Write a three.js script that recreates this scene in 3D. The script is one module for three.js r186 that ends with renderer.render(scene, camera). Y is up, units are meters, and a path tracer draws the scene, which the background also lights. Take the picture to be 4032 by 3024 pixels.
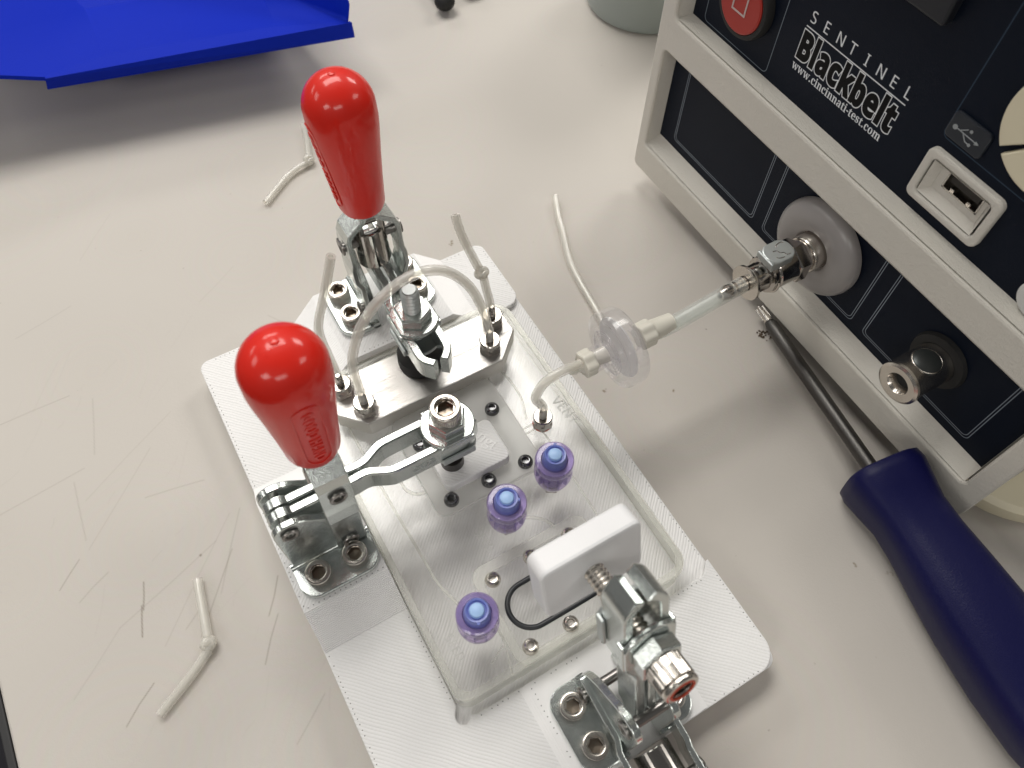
import * as THREE from 'three';
import { RoundedBoxGeometry } from 'three/addons/geometries/RoundedBoxGeometry.js';
import { ConvexGeometry } from 'three/addons/geometries/ConvexGeometry.js';
import { TextGeometry } from 'three/addons/geometries/TextGeometry.js';
import { FontLoader } from 'three/addons/loaders/FontLoader.js';
import { mergeGeometries, toCreasedNormals } from 'three/addons/utils/BufferGeometryUtils.js';
import { RectAreaLightUniformsLib } from 'three/addons/lights/RectAreaLightUniformsLib.js';

// ---------------------------------------------------------------- camera, light, exposure
// lengths are written in millimetres and scaled by K; x across the fixture, z along it towards the viewer, y up, table top at y = 0
const K = 0.001, PI = Math.PI;
const scene = new THREE.Scene();
const camera = new THREE.PerspectiveCamera(52.66, 4 / 3, 0.01, 20);
{
  const p = 59.33 * PI / 180, r = -0.92 * PI / 180, y = 30.75 * PI / 180;
  const q = new THREE.Quaternion().setFromAxisAngle(new THREE.Vector3(0, 0, 1), r)
    .multiply(new THREE.Quaternion().setFromAxisAngle(new THREE.Vector3(1, 0, 0), p))
    .multiply(new THREE.Quaternion().setFromAxisAngle(new THREE.Vector3(0, 1, 0), y));
  camera.quaternion.copy(q.invert());
  camera.position.set(25 * K, 280 * K, 208.5 * K);
  camera.focus = 0.285; camera.userData.fStop = 17;
}
const renderer = new THREE.WebGLRenderer({ antialias: true });
renderer.setSize(1024, 768);
renderer.toneMapping = THREE.LinearToneMapping;
renderer.toneMappingExposure = 1.13;
renderer.shadowMap.enabled = true;
scene.background = new THREE.Color().setRGB(0.095, 0.094, 0.092);
RectAreaLightUniformsLib.init();
// fluorescent troffers of the laboratory ceiling, 1.95 m above the table
for (const [x, z, s] of [[0.22, -1.1, 1.08], [-2.6, -1.1, .5], [2.7, -1.2, 1.35], [-2.6, -3.2, .6], [0.2, -3.3, 1], [-2.6, 1.4, .8], [2.7, 1.4, .6], [-0.9, 2.5, .6]]) {
  const l = new THREE.RectAreaLight(new THREE.Color().setRGB(1, 0.972, 0.922), 8.6 * s, 1.5, 0.82);
  l.position.set(x, 1.95, z); l.rotation.x = -PI / 2; scene.add(l);
}

// ---------------------------------------------------------------- helpers
let seed = 7;
const rnd = () => { seed = (seed * 1664525 + 1013904223) >>> 0; return seed / 4294967296; };
const names = {};
function numbered(n) { const k = names[n] = (names[n] ?? -1) + 1; return k ? n + '_' + String(k).padStart(3, '0') : n; }
function boxUV(g) {                                   // uv in millimetres, by the dominant direction of each face
  const p = g.attributes.position, n = p.count, uv = new Float32Array(n * 2);
  for (let i = 0; i < n; i += 3) {
    const a = new THREE.Vector3().fromBufferAttribute(p, i), b = new THREE.Vector3().fromBufferAttribute(p, i + 1), c = new THREE.Vector3().fromBufferAttribute(p, i + 2);
    const f = b.clone().sub(a).cross(c.clone().sub(a)), ax = Math.abs(f.x), ay = Math.abs(f.y), az = Math.abs(f.z);
    [a, b, c].forEach((v, k) => {
      const [s, t] = ay >= ax && ay >= az ? [v.x, v.z] : ax >= az ? [v.z, v.y] : [v.x, v.y];
      uv[2 * (i + k)] = s; uv[2 * (i + k) + 1] = t;
    });
  }
  g.setAttribute('uv', new THREE.BufferAttribute(uv, 2));
  return g;
}
function clean(g, keepUV) {
  let o = g.index ? g.toNonIndexed() : g.clone();
  for (const k of Object.keys(o.attributes)) if (!['position', 'normal', 'uv'].includes(k)) o.deleteAttribute(k);
  if (!o.attributes.normal) o.computeVertexNormals();
  o.clearGroups();
  if (!keepUV) boxUV(o);
  return o;
}
function mesh(name, geos, m, parent = scene, keepUV = false) {
  const list = (Array.isArray(geos) ? geos : [geos]).map((g) => clean(g, keepUV));
  const g = list.length > 1 ? mergeGeometries(list) : list[0];
  g.scale(K, K, K);
  const o = new THREE.Mesh(g, m);
  o.name = numbered(name); o.castShadow = o.receiveShadow = true;
  parent.add(o);
  return o;
}
function tag(o, label, category, group, kind) {
  if (label) o.userData.label = label;
  if (category) o.userData.category = category;
  if (group) o.userData.group = group;
  if (kind) o.userData.kind = kind;
  return o;
}
function thing(name, label, category, [x, y, z] = [0, 0, 0], turn = 0, group) {
  const o = new THREE.Group(); o.name = numbered(name); scene.add(o);
  o.position.set(x * K, y * K, z * K); o.rotation.y = turn;
  return tag(o, label, category, group);
}
const sub = (name, parent, [x, y, z] = [0, 0, 0]) => { const o = new THREE.Group(); o.name = numbered(name); parent.add(o); o.position.set(x * K, y * K, z * K); return o; };
const T = (g, x, y, z) => g.translate(x, y, z);
function rr(x0, z0, x1, z1, r) {
  const s = new THREE.Shape(), R = Array.isArray(r) ? r : [r, r, r, r];
  s.moveTo(x0 + R[0], z0); s.lineTo(x1 - R[1], z0); if (R[1]) s.absarc(x1 - R[1], z0 + R[1], R[1], -PI / 2, 0, false);
  s.lineTo(x1, z1 - R[2]); if (R[2]) s.absarc(x1 - R[2], z1 - R[2], R[2], 0, PI / 2, false);
  s.lineTo(x0 + R[3], z1); if (R[3]) s.absarc(x0 + R[3], z1 - R[3], R[3], PI / 2, PI, false);
  s.lineTo(x0, z0 + R[0]); if (R[0]) s.absarc(x0 + R[0], z0 + R[0], R[0], PI, PI * 1.5, false);
  return s;
}
const poly = (pts) => { const s = new THREE.Shape(); pts.forEach((p, i) => i ? s.lineTo(p[0], p[1]) : s.moveTo(p[0], p[1])); s.closePath(); return s; };
function ext(s, depth, b = 0, seg = 2, cs = 10) {     // along +z
  return new THREE.ExtrudeGeometry(s, { depth: depth - 2 * b, bevelEnabled: b > 0, bevelThickness: b, bevelSize: b, bevelOffset: -b, bevelSegments: seg, curveSegments: cs }).translate(0, 0, b);
}
const slab = (s, y0, y1, b = 0, seg = 2, cs = 10) => ext(s, y1 - y0, b, seg, cs).rotateX(PI / 2).translate(0, y1, 0);   // shape (x, z), from y0 to y1
const alongX = (s, x0, x1, b = 0) => ext(s, x1 - x0, b).rotateY(-PI / 2).scale(-1, 1, 1).translate(x0, 0, 0);
function flip(g) { const o = g.index ? g.toNonIndexed() : g; for (const k of Object.keys(o.attributes)) { const a = o.attributes[k], w = a.itemSize; for (let i = 0; i < a.count; i += 3) for (let c = 0; c < w; c++) { const t = a.array[(i + 1) * w + c]; a.array[(i + 1) * w + c] = a.array[(i + 2) * w + c]; a.array[(i + 2) * w + c] = t; } } return o; }
const plateX = (s, x0, x1, b = 0) => ext(s, x1 - x0, b).rotateY(PI / 2).translate(x0, 0, 0);        // shape (-z, y), along +x
const cyl = (r0, r1, y0, y1, seg = 32) => new THREE.CylinderGeometry(r1, r0, y1 - y0, seg).translate(0, (y0 + y1) / 2, 0);
const box = (x0, y0, z0, x1, y1, z1, r = 0) => (r ? new RoundedBoxGeometry(x1 - x0, y1 - y0, z1 - z0, 2, r) : new THREE.BoxGeometry(x1 - x0, y1 - y0, z1 - z0)).translate((x0 + x1) / 2, (y0 + y1) / 2, (z0 + z1) / 2);
const lathe = (pts, seg = 40) => toCreasedNormals(new THREE.LatheGeometry(pts.map(([r, y]) => new THREE.Vector2(Math.max(r, 1e-4), y)), seg), .5);
const V = (a) => new THREE.Vector3(...a);
const curve = (pts, t = .5) => new THREE.CatmullRomCurve3(pts.map(V), false, 'catmullrom', t);
function pipe(c, ro, ri, n = 60, seg = 20) {           // a tube with a bore and closed rims
  const a = new THREE.TubeGeometry(c, n, ro, seg, false), b = flip(new THREE.TubeGeometry(c, n, ri, seg, false));
  if (!b.attributes.flipped) { const nn = b.attributes.normal; for (let i = 0; i < nn.array.length; i++) nn.array[i] *= -1; }
  const fr = c.computeFrenetFrames(n, false), rims = [];
  for (const e of [0, 1]) {
    const g = new THREE.RingGeometry(ri, ro, seg), z = fr.tangents[e ? n : 0].clone().multiplyScalar(e ? 1 : -1);
    g.applyQuaternion(new THREE.Quaternion().setFromUnitVectors(new THREE.Vector3(0, 0, 1), z)); const p = c.getPointAt(e); g.translate(p.x, p.y, p.z); rims.push(g);
  }
  return [a, b, ...rims];
}
const hexShape = (r, hole) => { const s = poly([0, 1, 2, 3, 4, 5].map((k) => [r * Math.cos(k * PI / 3), r * Math.sin(k * PI / 3)])); if (hole) { const h = new THREE.Path(); h.absarc(0, 0, hole, 0, 2 * PI, true); s.holes.push(h); } return s; };
const hexNut = (r, y0, y1, b = .5) => { const g = slab(hexShape(r), y0, y1, b, 2); return g; };
function shcs(r, h, af, len = 0, rs = r * .6) {         // socket head cap screw, head from y = 0 to h, socket open at the top
  const knurl = []; for (let k = 0; k < 96; k++) { const a = k * PI / 48, q = r - (k % 2 ? .16 : 0); knurl.push([q * Math.cos(a), q * Math.sin(a)]); }
  const R = af / Math.sqrt(3), hole = () => new THREE.Path([0, 1, 2, 3, 4, 5].map((k) => new THREE.Vector2(R * Math.cos(-k * PI / 3), R * Math.sin(-k * PI / 3))));
  const low = poly(knurl); low.holes.push(hole());
  const top = new THREE.Shape(); top.absarc(0, 0, r, 0, 2 * PI, false); const hp = new THREE.Path(); hp.absarc(0, 0, R * 1.06, 0, 2 * PI, true); top.holes.push(hp);
  const gs = [slab(low, .01, h * .74), slab(top, h * .74, h, h * .1, 3, 24)];
  if (len !== null) gs.push(cyl(r * .99, r * .99, 0, h * .3, 40)); if (len) gs.push(cyl(rs, rs, -len, 0.01));
  return gs;
}
function thread(r, y0, y1, pitch = 1, seg = 24) {
  const p = [[0, y0]]; for (let y = y0; y < y1 - 1e-6; y += pitch) { p.push([r * .78, y], [r * .79, y + pitch * .2], [r, y + pitch * .5], [r, y + pitch * .62], [r * .8, y + pitch * .95]); }
  p.push([r * .84, y1], [0, y1]); return lathe(p, seg);
}
const socket = (h, af) => { const R = af / Math.sqrt(3), p = []; for (let k = 0; k < 6; k++) { const a = k * PI / 3, b = a + PI / 3, A = [R * .995 * Math.cos(a), R * .995 * Math.sin(a)], B = [R * .995 * Math.cos(b), R * .995 * Math.sin(b)], y0 = h * .34, y1 = h * .8; p.push(A[0], y0, A[1], A[0], y1, A[1], B[0], y1, B[1], A[0], y0, A[1], B[0], y1, B[1], B[0], y0, B[1], A[0], y0, A[1], B[0], y0, B[1], 0, h * .3 + .02, 0); } const g = new THREE.BufferGeometry(); g.setAttribute('position', new THREE.Float32BufferAttribute(p, 3)); g.computeVertexNormals(); return g; };
const buttonHead = (r, h) => [lathe([[0, h * .35], [r * .42, h * .4], [r * .46, h * .98], [r * .55, h], [r * .74, h * .9], [r * .92, h * .62], [r, h * .25], [r, 0]], 28)];
function rivet(r, len) {                                // hollow eyelet along z, both ends
  const l = len / 2, p = [[r * .5, l - 2.8], [r * .55, l + .2], [r * .72, l + .55], [r * .95, l + .35], [r, l], [r * .96, l - .4], [r * .6, l - .5], [r * .6, -l + .5], [r * .96, -l + .4], [r, -l], [r * .95, -l - .35], [r * .72, -l - .55], [r * .55, -l - .2], [r * .5, -l + 2.8]];
  const pin = [cyl(r * .5, r * .5, -l + 2.6, l - 2.6, 20)];
  return [lathe(p.reverse(), 28), ...pin].map((g) => g.rotateX(PI / 2));
}

// ---------------------------------------------------------------- procedural textures
function dataTex(w, h, fn, srgb) {
  const d = new Uint8Array(w * h * 4);
  for (let y = 0; y < h; y++) for (let x = 0; x < w; x++) { const c = fn(x, y), i = 4 * (y * w + x); const v = Array.isArray(c) ? c : [c, c, c]; for (let k = 0; k < 3; k++) d[i + k] = Math.max(0, Math.min(255, v[k] * 255)); d[i + 3] = 255; }
  const t = new THREE.DataTexture(d, w, h); t.wrapS = t.wrapT = THREE.RepeatWrapping; t.magFilter = THREE.LinearFilter; t.minFilter = THREE.LinearMipmapLinearFilter; t.generateMipmaps = true;
  if (srgb) t.colorSpace = THREE.SRGBColorSpace; t.needsUpdate = true; return t;
}
function tileNoise(n, cells) {                          // octaves of tileable value noise
  const out = new Float32Array(n * n);
  for (const [c, a] of cells) {
    const g = Float32Array.from({ length: c * c }, rnd);
    for (let y = 0; y < n; y++) for (let x = 0; x < n; x++) {
      const u = x / n * c, v = y / n * c, i = u | 0, j = v | 0, s = u - i, t = v - j, f = s * s * (3 - 2 * s), h = t * t * (3 - 2 * t), i1 = (i + 1) % c, j1 = (j + 1) % c;
      out[y * n + x] += a * ((g[j * c + i] * (1 - f) + g[j * c + i1] * f) * (1 - h) + (g[j1 * c + i] * (1 - f) + g[j1 * c + i1] * f) * h);
    }
  }
  return out;
}
const N1 = tileNoise(256, [[8, .2], [32, .35], [100, .45]]);
const grain = dataTex(256, 256, (x, y) => N1[y * 256 + x]);
const N2 = tileNoise(256, [[4, .45], [10, .35], [40, .2]]);
const blotch = dataTex(256, 256, (x, y) => N2[y * 256 + x]);
const hatch = dataTex(256, 256, (x, y) => { const l = (y + 1.6 * Math.sin(x / 256 * 2 * PI)) / 16, k = ((l % 1) + 1) % 1, row = Math.floor(l + 32) % 16; return .15 + .6 * Math.sin(k * PI) + .14 * Math.sin(row * 2.4) + .04 * N1[y * 256 + x]; });   // 16 beads of filament
const brushed = (() => { const r = Float32Array.from({ length: 256 }, rnd); return dataTex(256, 256, (x, y) => .55 * r[y] + .25 * r[(y * 3 + 50) & 255] + .2 * N1[((y * 4) & 255) * 256 + (x >> 3)]); })();
const rep = (t, size, rot = 0, size2) => { const c = t.clone(); c.repeat.set(1 / size, 1 / (size2 ?? size)); c.rotation = rot; c.needsUpdate = true; return c; };

// ---------------------------------------------------------------- materials
const rgb = (r, g, b) => new THREE.Color().setRGB(r, g, b);
const std = (c, roughness, o = {}) => new THREE.MeshStandardMaterial({ color: rgb(...c), roughness, ...o });
const phys = (c, roughness, o = {}) => new THREE.MeshPhysicalMaterial({ color: rgb(...c), roughness, ...o });
const M = {
  plaTop: std([.82, .812, .805], .52, { bumpMap: rep(hatch, 17, PI / 4), bumpScale: .00019 }),
  plaTurn: std([.82, .812, .805], .5, { bumpMap: rep(hatch, 17, -PI / 4), bumpScale: .00019 }),
  plaSmooth: std([.88, .872, .865], .42, { bumpMap: rep(grain, 30), bumpScale: .00003 }),
  pad: std([.8, .8, .81], .45, { bumpMap: rep(grain, 12), bumpScale: .00003 }),
  zinc: std([.62, .655, .635], .3, { metalness: .88, roughnessMap: rep(blotch, 14), bumpMap: rep(grain, 7), bumpScale: .00003 }),
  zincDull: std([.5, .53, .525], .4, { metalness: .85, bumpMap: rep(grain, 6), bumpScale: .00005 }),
  steel: std([.64, .6, .55], .24, { metalness: 1, bumpMap: rep(grain, 5), bumpScale: .00001 }),
  rivet: std([.3, .285, .27], .3, { metalness: 1 }),
  socket: std([.3, .25, .2], .3, { metalness: 1 }),
  nickel: std([.47, .44, .41], .14, { metalness: 1 }),
  darkSteel: std([.1, .096, .092], .4, { metalness: 1, bumpMap: rep(grain, 9), bumpScale: .00004 }),
  blackOxide: std([.17, .17, .175], .24, { metalness: .9 }),
  alu: std([.72, .7, .67], .33, { metalness: 1, bumpMap: rep(brushed, 60, 0, 14), bumpScale: .00006 }),
  red: phys([.7, .014, .004], .5, { specularIntensity: .5, clearcoat: .55, clearcoatRoughness: .12, bumpMap: rep(blotch, 40), bumpScale: .0001 }),
  black: std([.01, .01, .01], .65),
  oring: std([.02, .022, .025], .4),
  tube: phys([.945, .935, .905], .17, { transmission: .72, thickness: 0, ior: 1.5 }),
  wide: phys([.93, .945, .93], .26, { transmission: .84, thickness: 0, ior: 1.45 }),
  clear: phys([.99, .99, .987], .17, { transmission: 1, thickness: 0, ior: 1.5 }),
  clearSide: phys([.95, .95, .925], .35, { transmission: .9, thickness: 0, ior: 1.5 }),
  clearEdge: phys([.9, .902, .87], .3, { transmission: .9, thickness: 0, ior: 1.5 }),
  engrave: phys([.78, .78, .75], .6, { transmission: .35, thickness: 0 }),
  frost: phys([.93, .93, .92], .5, { transmission: .88, thickness: 0, ior: 1.5 }),
  filter: phys([.962, .958, .964], .14, { transmission: .93, thickness: 0, ior: 1.5 }),
  luer: phys([.8, .77, .68], .42, { transmission: .15, thickness: 0 }),
  valve: phys([.78, .7, .9], .1, { transmission: .86, thickness: 0, ior: 1.5 }),
  valveDeep: phys([.5, .43, .72], .18, { transmission: .6, thickness: 0, ior: 1.5 }),
  valveCore: std([.17, .21, .55], .3),
  membrane: std([.4, .6, .93], .42),
  washer: phys([.5, .475, .465], .32, { transmission: .5, thickness: 0 }),
  shell: std([.6, .575, .52], .55, { bumpMap: rep(grain, 26), bumpScale: .00018 }),
  cream: std([.72, .66, .49], .45),
  panelDark: std([.0075, .0095, .014], .5),
  redKey: std([.35, .02, .012], .45),
  bin: phys([.003, .02, .4], .6, { specularIntensity: .15, bumpMap: rep(grain, 30), bumpScale: .00006 }),
  driver: phys([.005, .0055, .05], .42, { specularIntensity: .42, bumpMap: rep(grain, 14), bumpScale: .00006 }),
  cup: phys([.4, .445, .425], .32, { transmission: .25, thickness: 0 }),
  crumb: std([.075, .05, .03], .8),
};

// ---------------------------------------------------------------- table and floor
{
  // marks on the laminate: scratches (from the photograph) and specks, 2.5 px per mm over x -110..690, z -330..470
  const S = 2048, px = 2.56, cv = document.createElement('canvas'); cv.width = cv.height = S; const c = cv.getContext('2d');
  c.fillStyle = 'rgb(205,198,190)'; c.fillRect(0, 0, S, S);
  const at = (x, z) => [(x + 110) * px, (z + 330) * px];
  for (let i = 0; i < 260; i++) { const [x, y] = [rnd() * S, rnd() * S], r = 30 + rnd() * 140, g = c.createRadialGradient(x, y, 0, x, y, r), t = rnd() < .5; g.addColorStop(0, t ? 'rgba(196,188,178,.16)' : 'rgba(214,208,202,.16)'); g.addColorStop(1, 'rgba(205,198,190,0)'); c.fillStyle = g; c.fillRect(x - r, y - r, 2 * r, 2 * r); }
  const scratch = (a, b, w, al, bend = 0) => { const [x0, y0] = at(...a), [x1, y1] = at(...b); c.strokeStyle = 'rgba(92,80,66,' + al * .52 + ')'; w *= .8; c.lineWidth = w; c.lineCap = 'round'; c.beginPath(); c.moveTo(x0, y0); c.quadraticCurveTo((x0 + x1) / 2 + bend, (y0 + y1) / 2 + bend, x1, y1); c.stroke(); };
  for (const s of [[[-51, 82], [-48, 72], 1.3, .8], [[-54, 91], [-51, 80], 1.3, .9], [[-67, 117], [-55, 108], 1.2, .8], [[-36, 101], [-16, 76], 1.1, .6], [[-13, 106], [-5, 94], 1.2, .75], [[-20, 121], [-10, 107], 1.1, .7], [[-25, 90], [-8, 62], .8, .5], [[-75, 60], [-66, 52], 1.2, .7], [[-70, 68], [-58, 62], .9, .5], [[-60, 84], [-20, 70], .8, .4], [[-40, 96], [-32, 90], .9, .5], [[-48, 98], [-12, 62], .7, .45], [[-62, 50], [-30, 20], .7, .45], [[-58, 30], [-18, 8], .7, .35], [[-90, 20], [-55, 16], .9, .4], [[-82, -20], [-52, -20], .9, .45], [[-65, -60], [-40, -66], .8, .35], [[-38, 40], [-16, 44], .8, .5], [[-50, 12], [-44, -14], .8, .45], [[-20, 150], [-6, 140], .9, .5], [[10, -40], [30, -52], .7, .3], [[-30, -90], [-10, -112], .7, .3], [[34, -18], [44, -2], .7, .5], [[-80, 100], [-60, 84], .7, .4], [[-62, 46], [-60, 20], .7, .5]]) scratch(...s, rnd() * 3 - 1.5);
  for (let i = 0; i < 44; i++) { const x = -95 + rnd() * 92, z = -40 + rnd() * 210, a = -.75 + (rnd() - .5) * .8, l = 3 + rnd() * rnd() * 26; scratch([x, z], [x + l * Math.cos(a), z + l * Math.sin(a)], .45 + rnd() * .3, .08 + rnd() * .14, rnd() * 5 - 2); }
  for (let i = 0; i < 46; i++) { const [x, y] = at(-95 + rnd() * 420, -150 + rnd() * 380), r = .3 + rnd() * rnd() * 1.1; c.fillStyle = 'rgba(96,86,72,' + (.25 + rnd() * .5) + ')'; c.beginPath(); c.ellipse(x, y, r, r * (.5 + rnd() * .5), rnd() * 3, 0, 7); c.fill(); }
  for (const [x, z, r] of [[142, 88, 1.8], [167, 102, 1.5], [123, -15, 3], [69, -33, 2.6], [190, 205, 2.4], [181, 196, 1.6]]) { const [a, b] = at(x, z); c.fillStyle = 'rgba(120,104,82,.55)'; for (let k = 0; k < 6; k++) { c.beginPath(); c.ellipse(a + (rnd() - .5) * 2.4 * r, b + (rnd() - .5) * 2.4 * r, r * .5 * rnd() + .4, r * .4 * rnd() + .4, rnd() * 3, 0, 7); c.fill(); } }
  const map = new THREE.CanvasTexture(cv); map.colorSpace = THREE.SRGBColorSpace; map.wrapS = map.wrapT = THREE.MirroredRepeatWrapping; map.flipY = false;
  map.repeat.set(1 / 800, 1 / 800); map.offset.set(110 / 800, 330 / 800);
  const top = new THREE.MeshPhysicalMaterial({ map, specularIntensity: .5, color: rgb(.872, .885, .89), roughness: .58, bumpMap: rep(grain, 30), bumpScale: .000045 });
  tag(mesh('table', [box(-101, -28, -900, 1300, 0, 900, 1.5)], top), 'off white laminate bench top with fine scratches', 'table', null, 'structure');
  tag(mesh('table_edge', [box(-104, -30, -900, -101.2, -.6, 900, .6)], std([.02, .02, .021], .6)), 'black edge band of the bench at the lower left', 'table edge', null, 'structure');
  tag(mesh('floor', [box(-2500, -760, -2500, 2500, -740, 2500)], std([.012, .012, .016], .95)), 'dark carpet floor below the bench edge', 'floor', null, 'structure');
}

// ---------------------------------------------------------------- printed fixture base
const F = 11, S0 = 8.3, PAD = 23;
{
  const t = thing('fixture_base', 'white 3D printed base plate with raised pads carrying the clear block and three clamps', 'base plate');
  mesh('lower_plate', slab(rr(0, 0, 131, 208.5, 4), 0, S0, .5), M.plaTurn, t);
  const s = new THREE.Shape();                          // upper layer: open pocket to the right between tab and wing
  s.moveTo(4, 0); s.lineTo(127, 0); s.absarc(127, 4, 4, -PI / 2, 0, false); s.lineTo(131, 31); s.absarc(125, 31, 6, 0, PI / 2, false);
  s.lineTo(30.6, 37); s.lineTo(30.6, 166.5); s.bezierCurveTo(30.6, 168.4, 28.6, 168.6, 28.6, 171); s.absarc(30.9, 171.4, 2.3, PI, 0, true);
  s.bezierCurveTo(33.2, 170.6, 33.6, 172.7, 36, 172.7);
  s.lineTo(125, 172.7); s.bezierCurveTo(128, 172.7, 128.6, 168.7, 131, 168.7); s.lineTo(131, 200.5); s.absarc(123, 200.5, 8, 0, PI / 2, false);
  s.lineTo(4, 208.5); s.absarc(4, 204.5, 4, PI / 2, PI, false); s.lineTo(0, 4); s.absarc(4, 4, 4, PI, PI * 1.5, false);
  mesh('upper_plate', slab(s, S0 - .2, F, .35), M.plaTop, t);
  // clamp pads with 45 degree ramps of printed layers
  const stair = (a, b) => { const o = []; for (let k = 0; k < 24; k++) { const q = a + (b - a) * k / 24, r = a + (b - a) * (k + 1) / 24, y = F + .5 * k; o.push([q, y + .02], [q, y + .34], [q + (r - q) * .18, y + .5]); if (k < 23) o.push([r, y + .5]); } return o; };
  const ramp = (a, b, e) => poly(a < b ? [[a, F - .3], ...stair(a, b), [b + e, PAD - .02], [b + e, F - .3]] : [[a, F - .3], ...stair(a, b), [b + e, PAD - .02], [b + e, F - .3]].reverse());
  mesh('clamp_pad', box(53, F - .2, .4, 98.5, PAD, 37), M.plaTurn, t);
  for (const p of [ramp(41.4, 53, -.02), ramp(110.6, 98.5, .02)]) mesh('ramp', ext(p, 36.6).translate(0, 0, .4), M.plaSmooth, t);
  mesh('clamp_pad', box(.3, F - .2, 76, 30.5, PAD, 119), M.plaTurn, t);
  for (const p of [ramp(-63.5, -76, .02), ramp(-131, -119, -.02)]) mesh('ramp', plateX(p, .3, 30.5), M.plaSmooth, t);
  mesh('clamp_pad', [slab(poly([[53, 173], [98.5, 173], [98.5, 208.2], [53, 208.2]]), F - .1, F + 1), ...[0, 1, 2].flatMap((k) => [box(50.6 + .8 * k, F - .1, 173.1, 53.1, F + .25 * (k + 1), 208.1), box(98.4, F - .1, 173.1, 100.9 - .8 * k, F + .25 * (k + 1), 208.1)])], M.plaSmooth, t);
  // pin holes between infill and perimeter
  const hole = new THREE.CylinderGeometry(.2 * K, .2 * K, .03 * K, 6), spots = [];
  const run = (x0, z0, x1, z1, y) => { const n = Math.round(Math.hypot(x1 - x0, z1 - z0) / 1.9); for (let k = 0; k <= n; k++) if (rnd() < .8) spots.push([x0 + (x1 - x0) * k / n + rnd() * .25, y, z0 + (z1 - z0) * k / n + rnd() * .25]); };
  run(1, 6, 1, 62, F); run(1, 132.5, 1, 200, F); run(7, .9, 40, .9, F); run(29.6, 134, 29.6, 166, F); run(36, 173.6, 50, 173.6, F); run(101, 173.6, 124, 173.6, F); run(130, 175, 130, 199, F); run(1, 78, 1, 117, PAD); run(2, 118.2, 29, 118.2, PAD); run(60, 35.6, 97, 35.6, PAD); run(130, 5, 130, 30, F); run(113.5, 1.2, 125, 1.2, F); run(104, 207.6, 122, 207.6, F); run(54.2, 175, 54.2, 206, F + 1); run(56, 174, 72, 174, F + 1); run(80, 174, 97, 174, F + 1); run(130, 45, 130, 165, S0);
  const im = new THREE.InstancedMesh(hole, std([.16, .15, .14], .9), spots.length); spots.forEach((p, i) => im.setMatrixAt(i, new THREE.Matrix4().makeTranslation(p[0] * K, (p[1] + .012) * K, p[2] * K)));
  im.name = 'infill_gaps'; im.userData.kind = 'stuff'; t.add(im);
}

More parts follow.
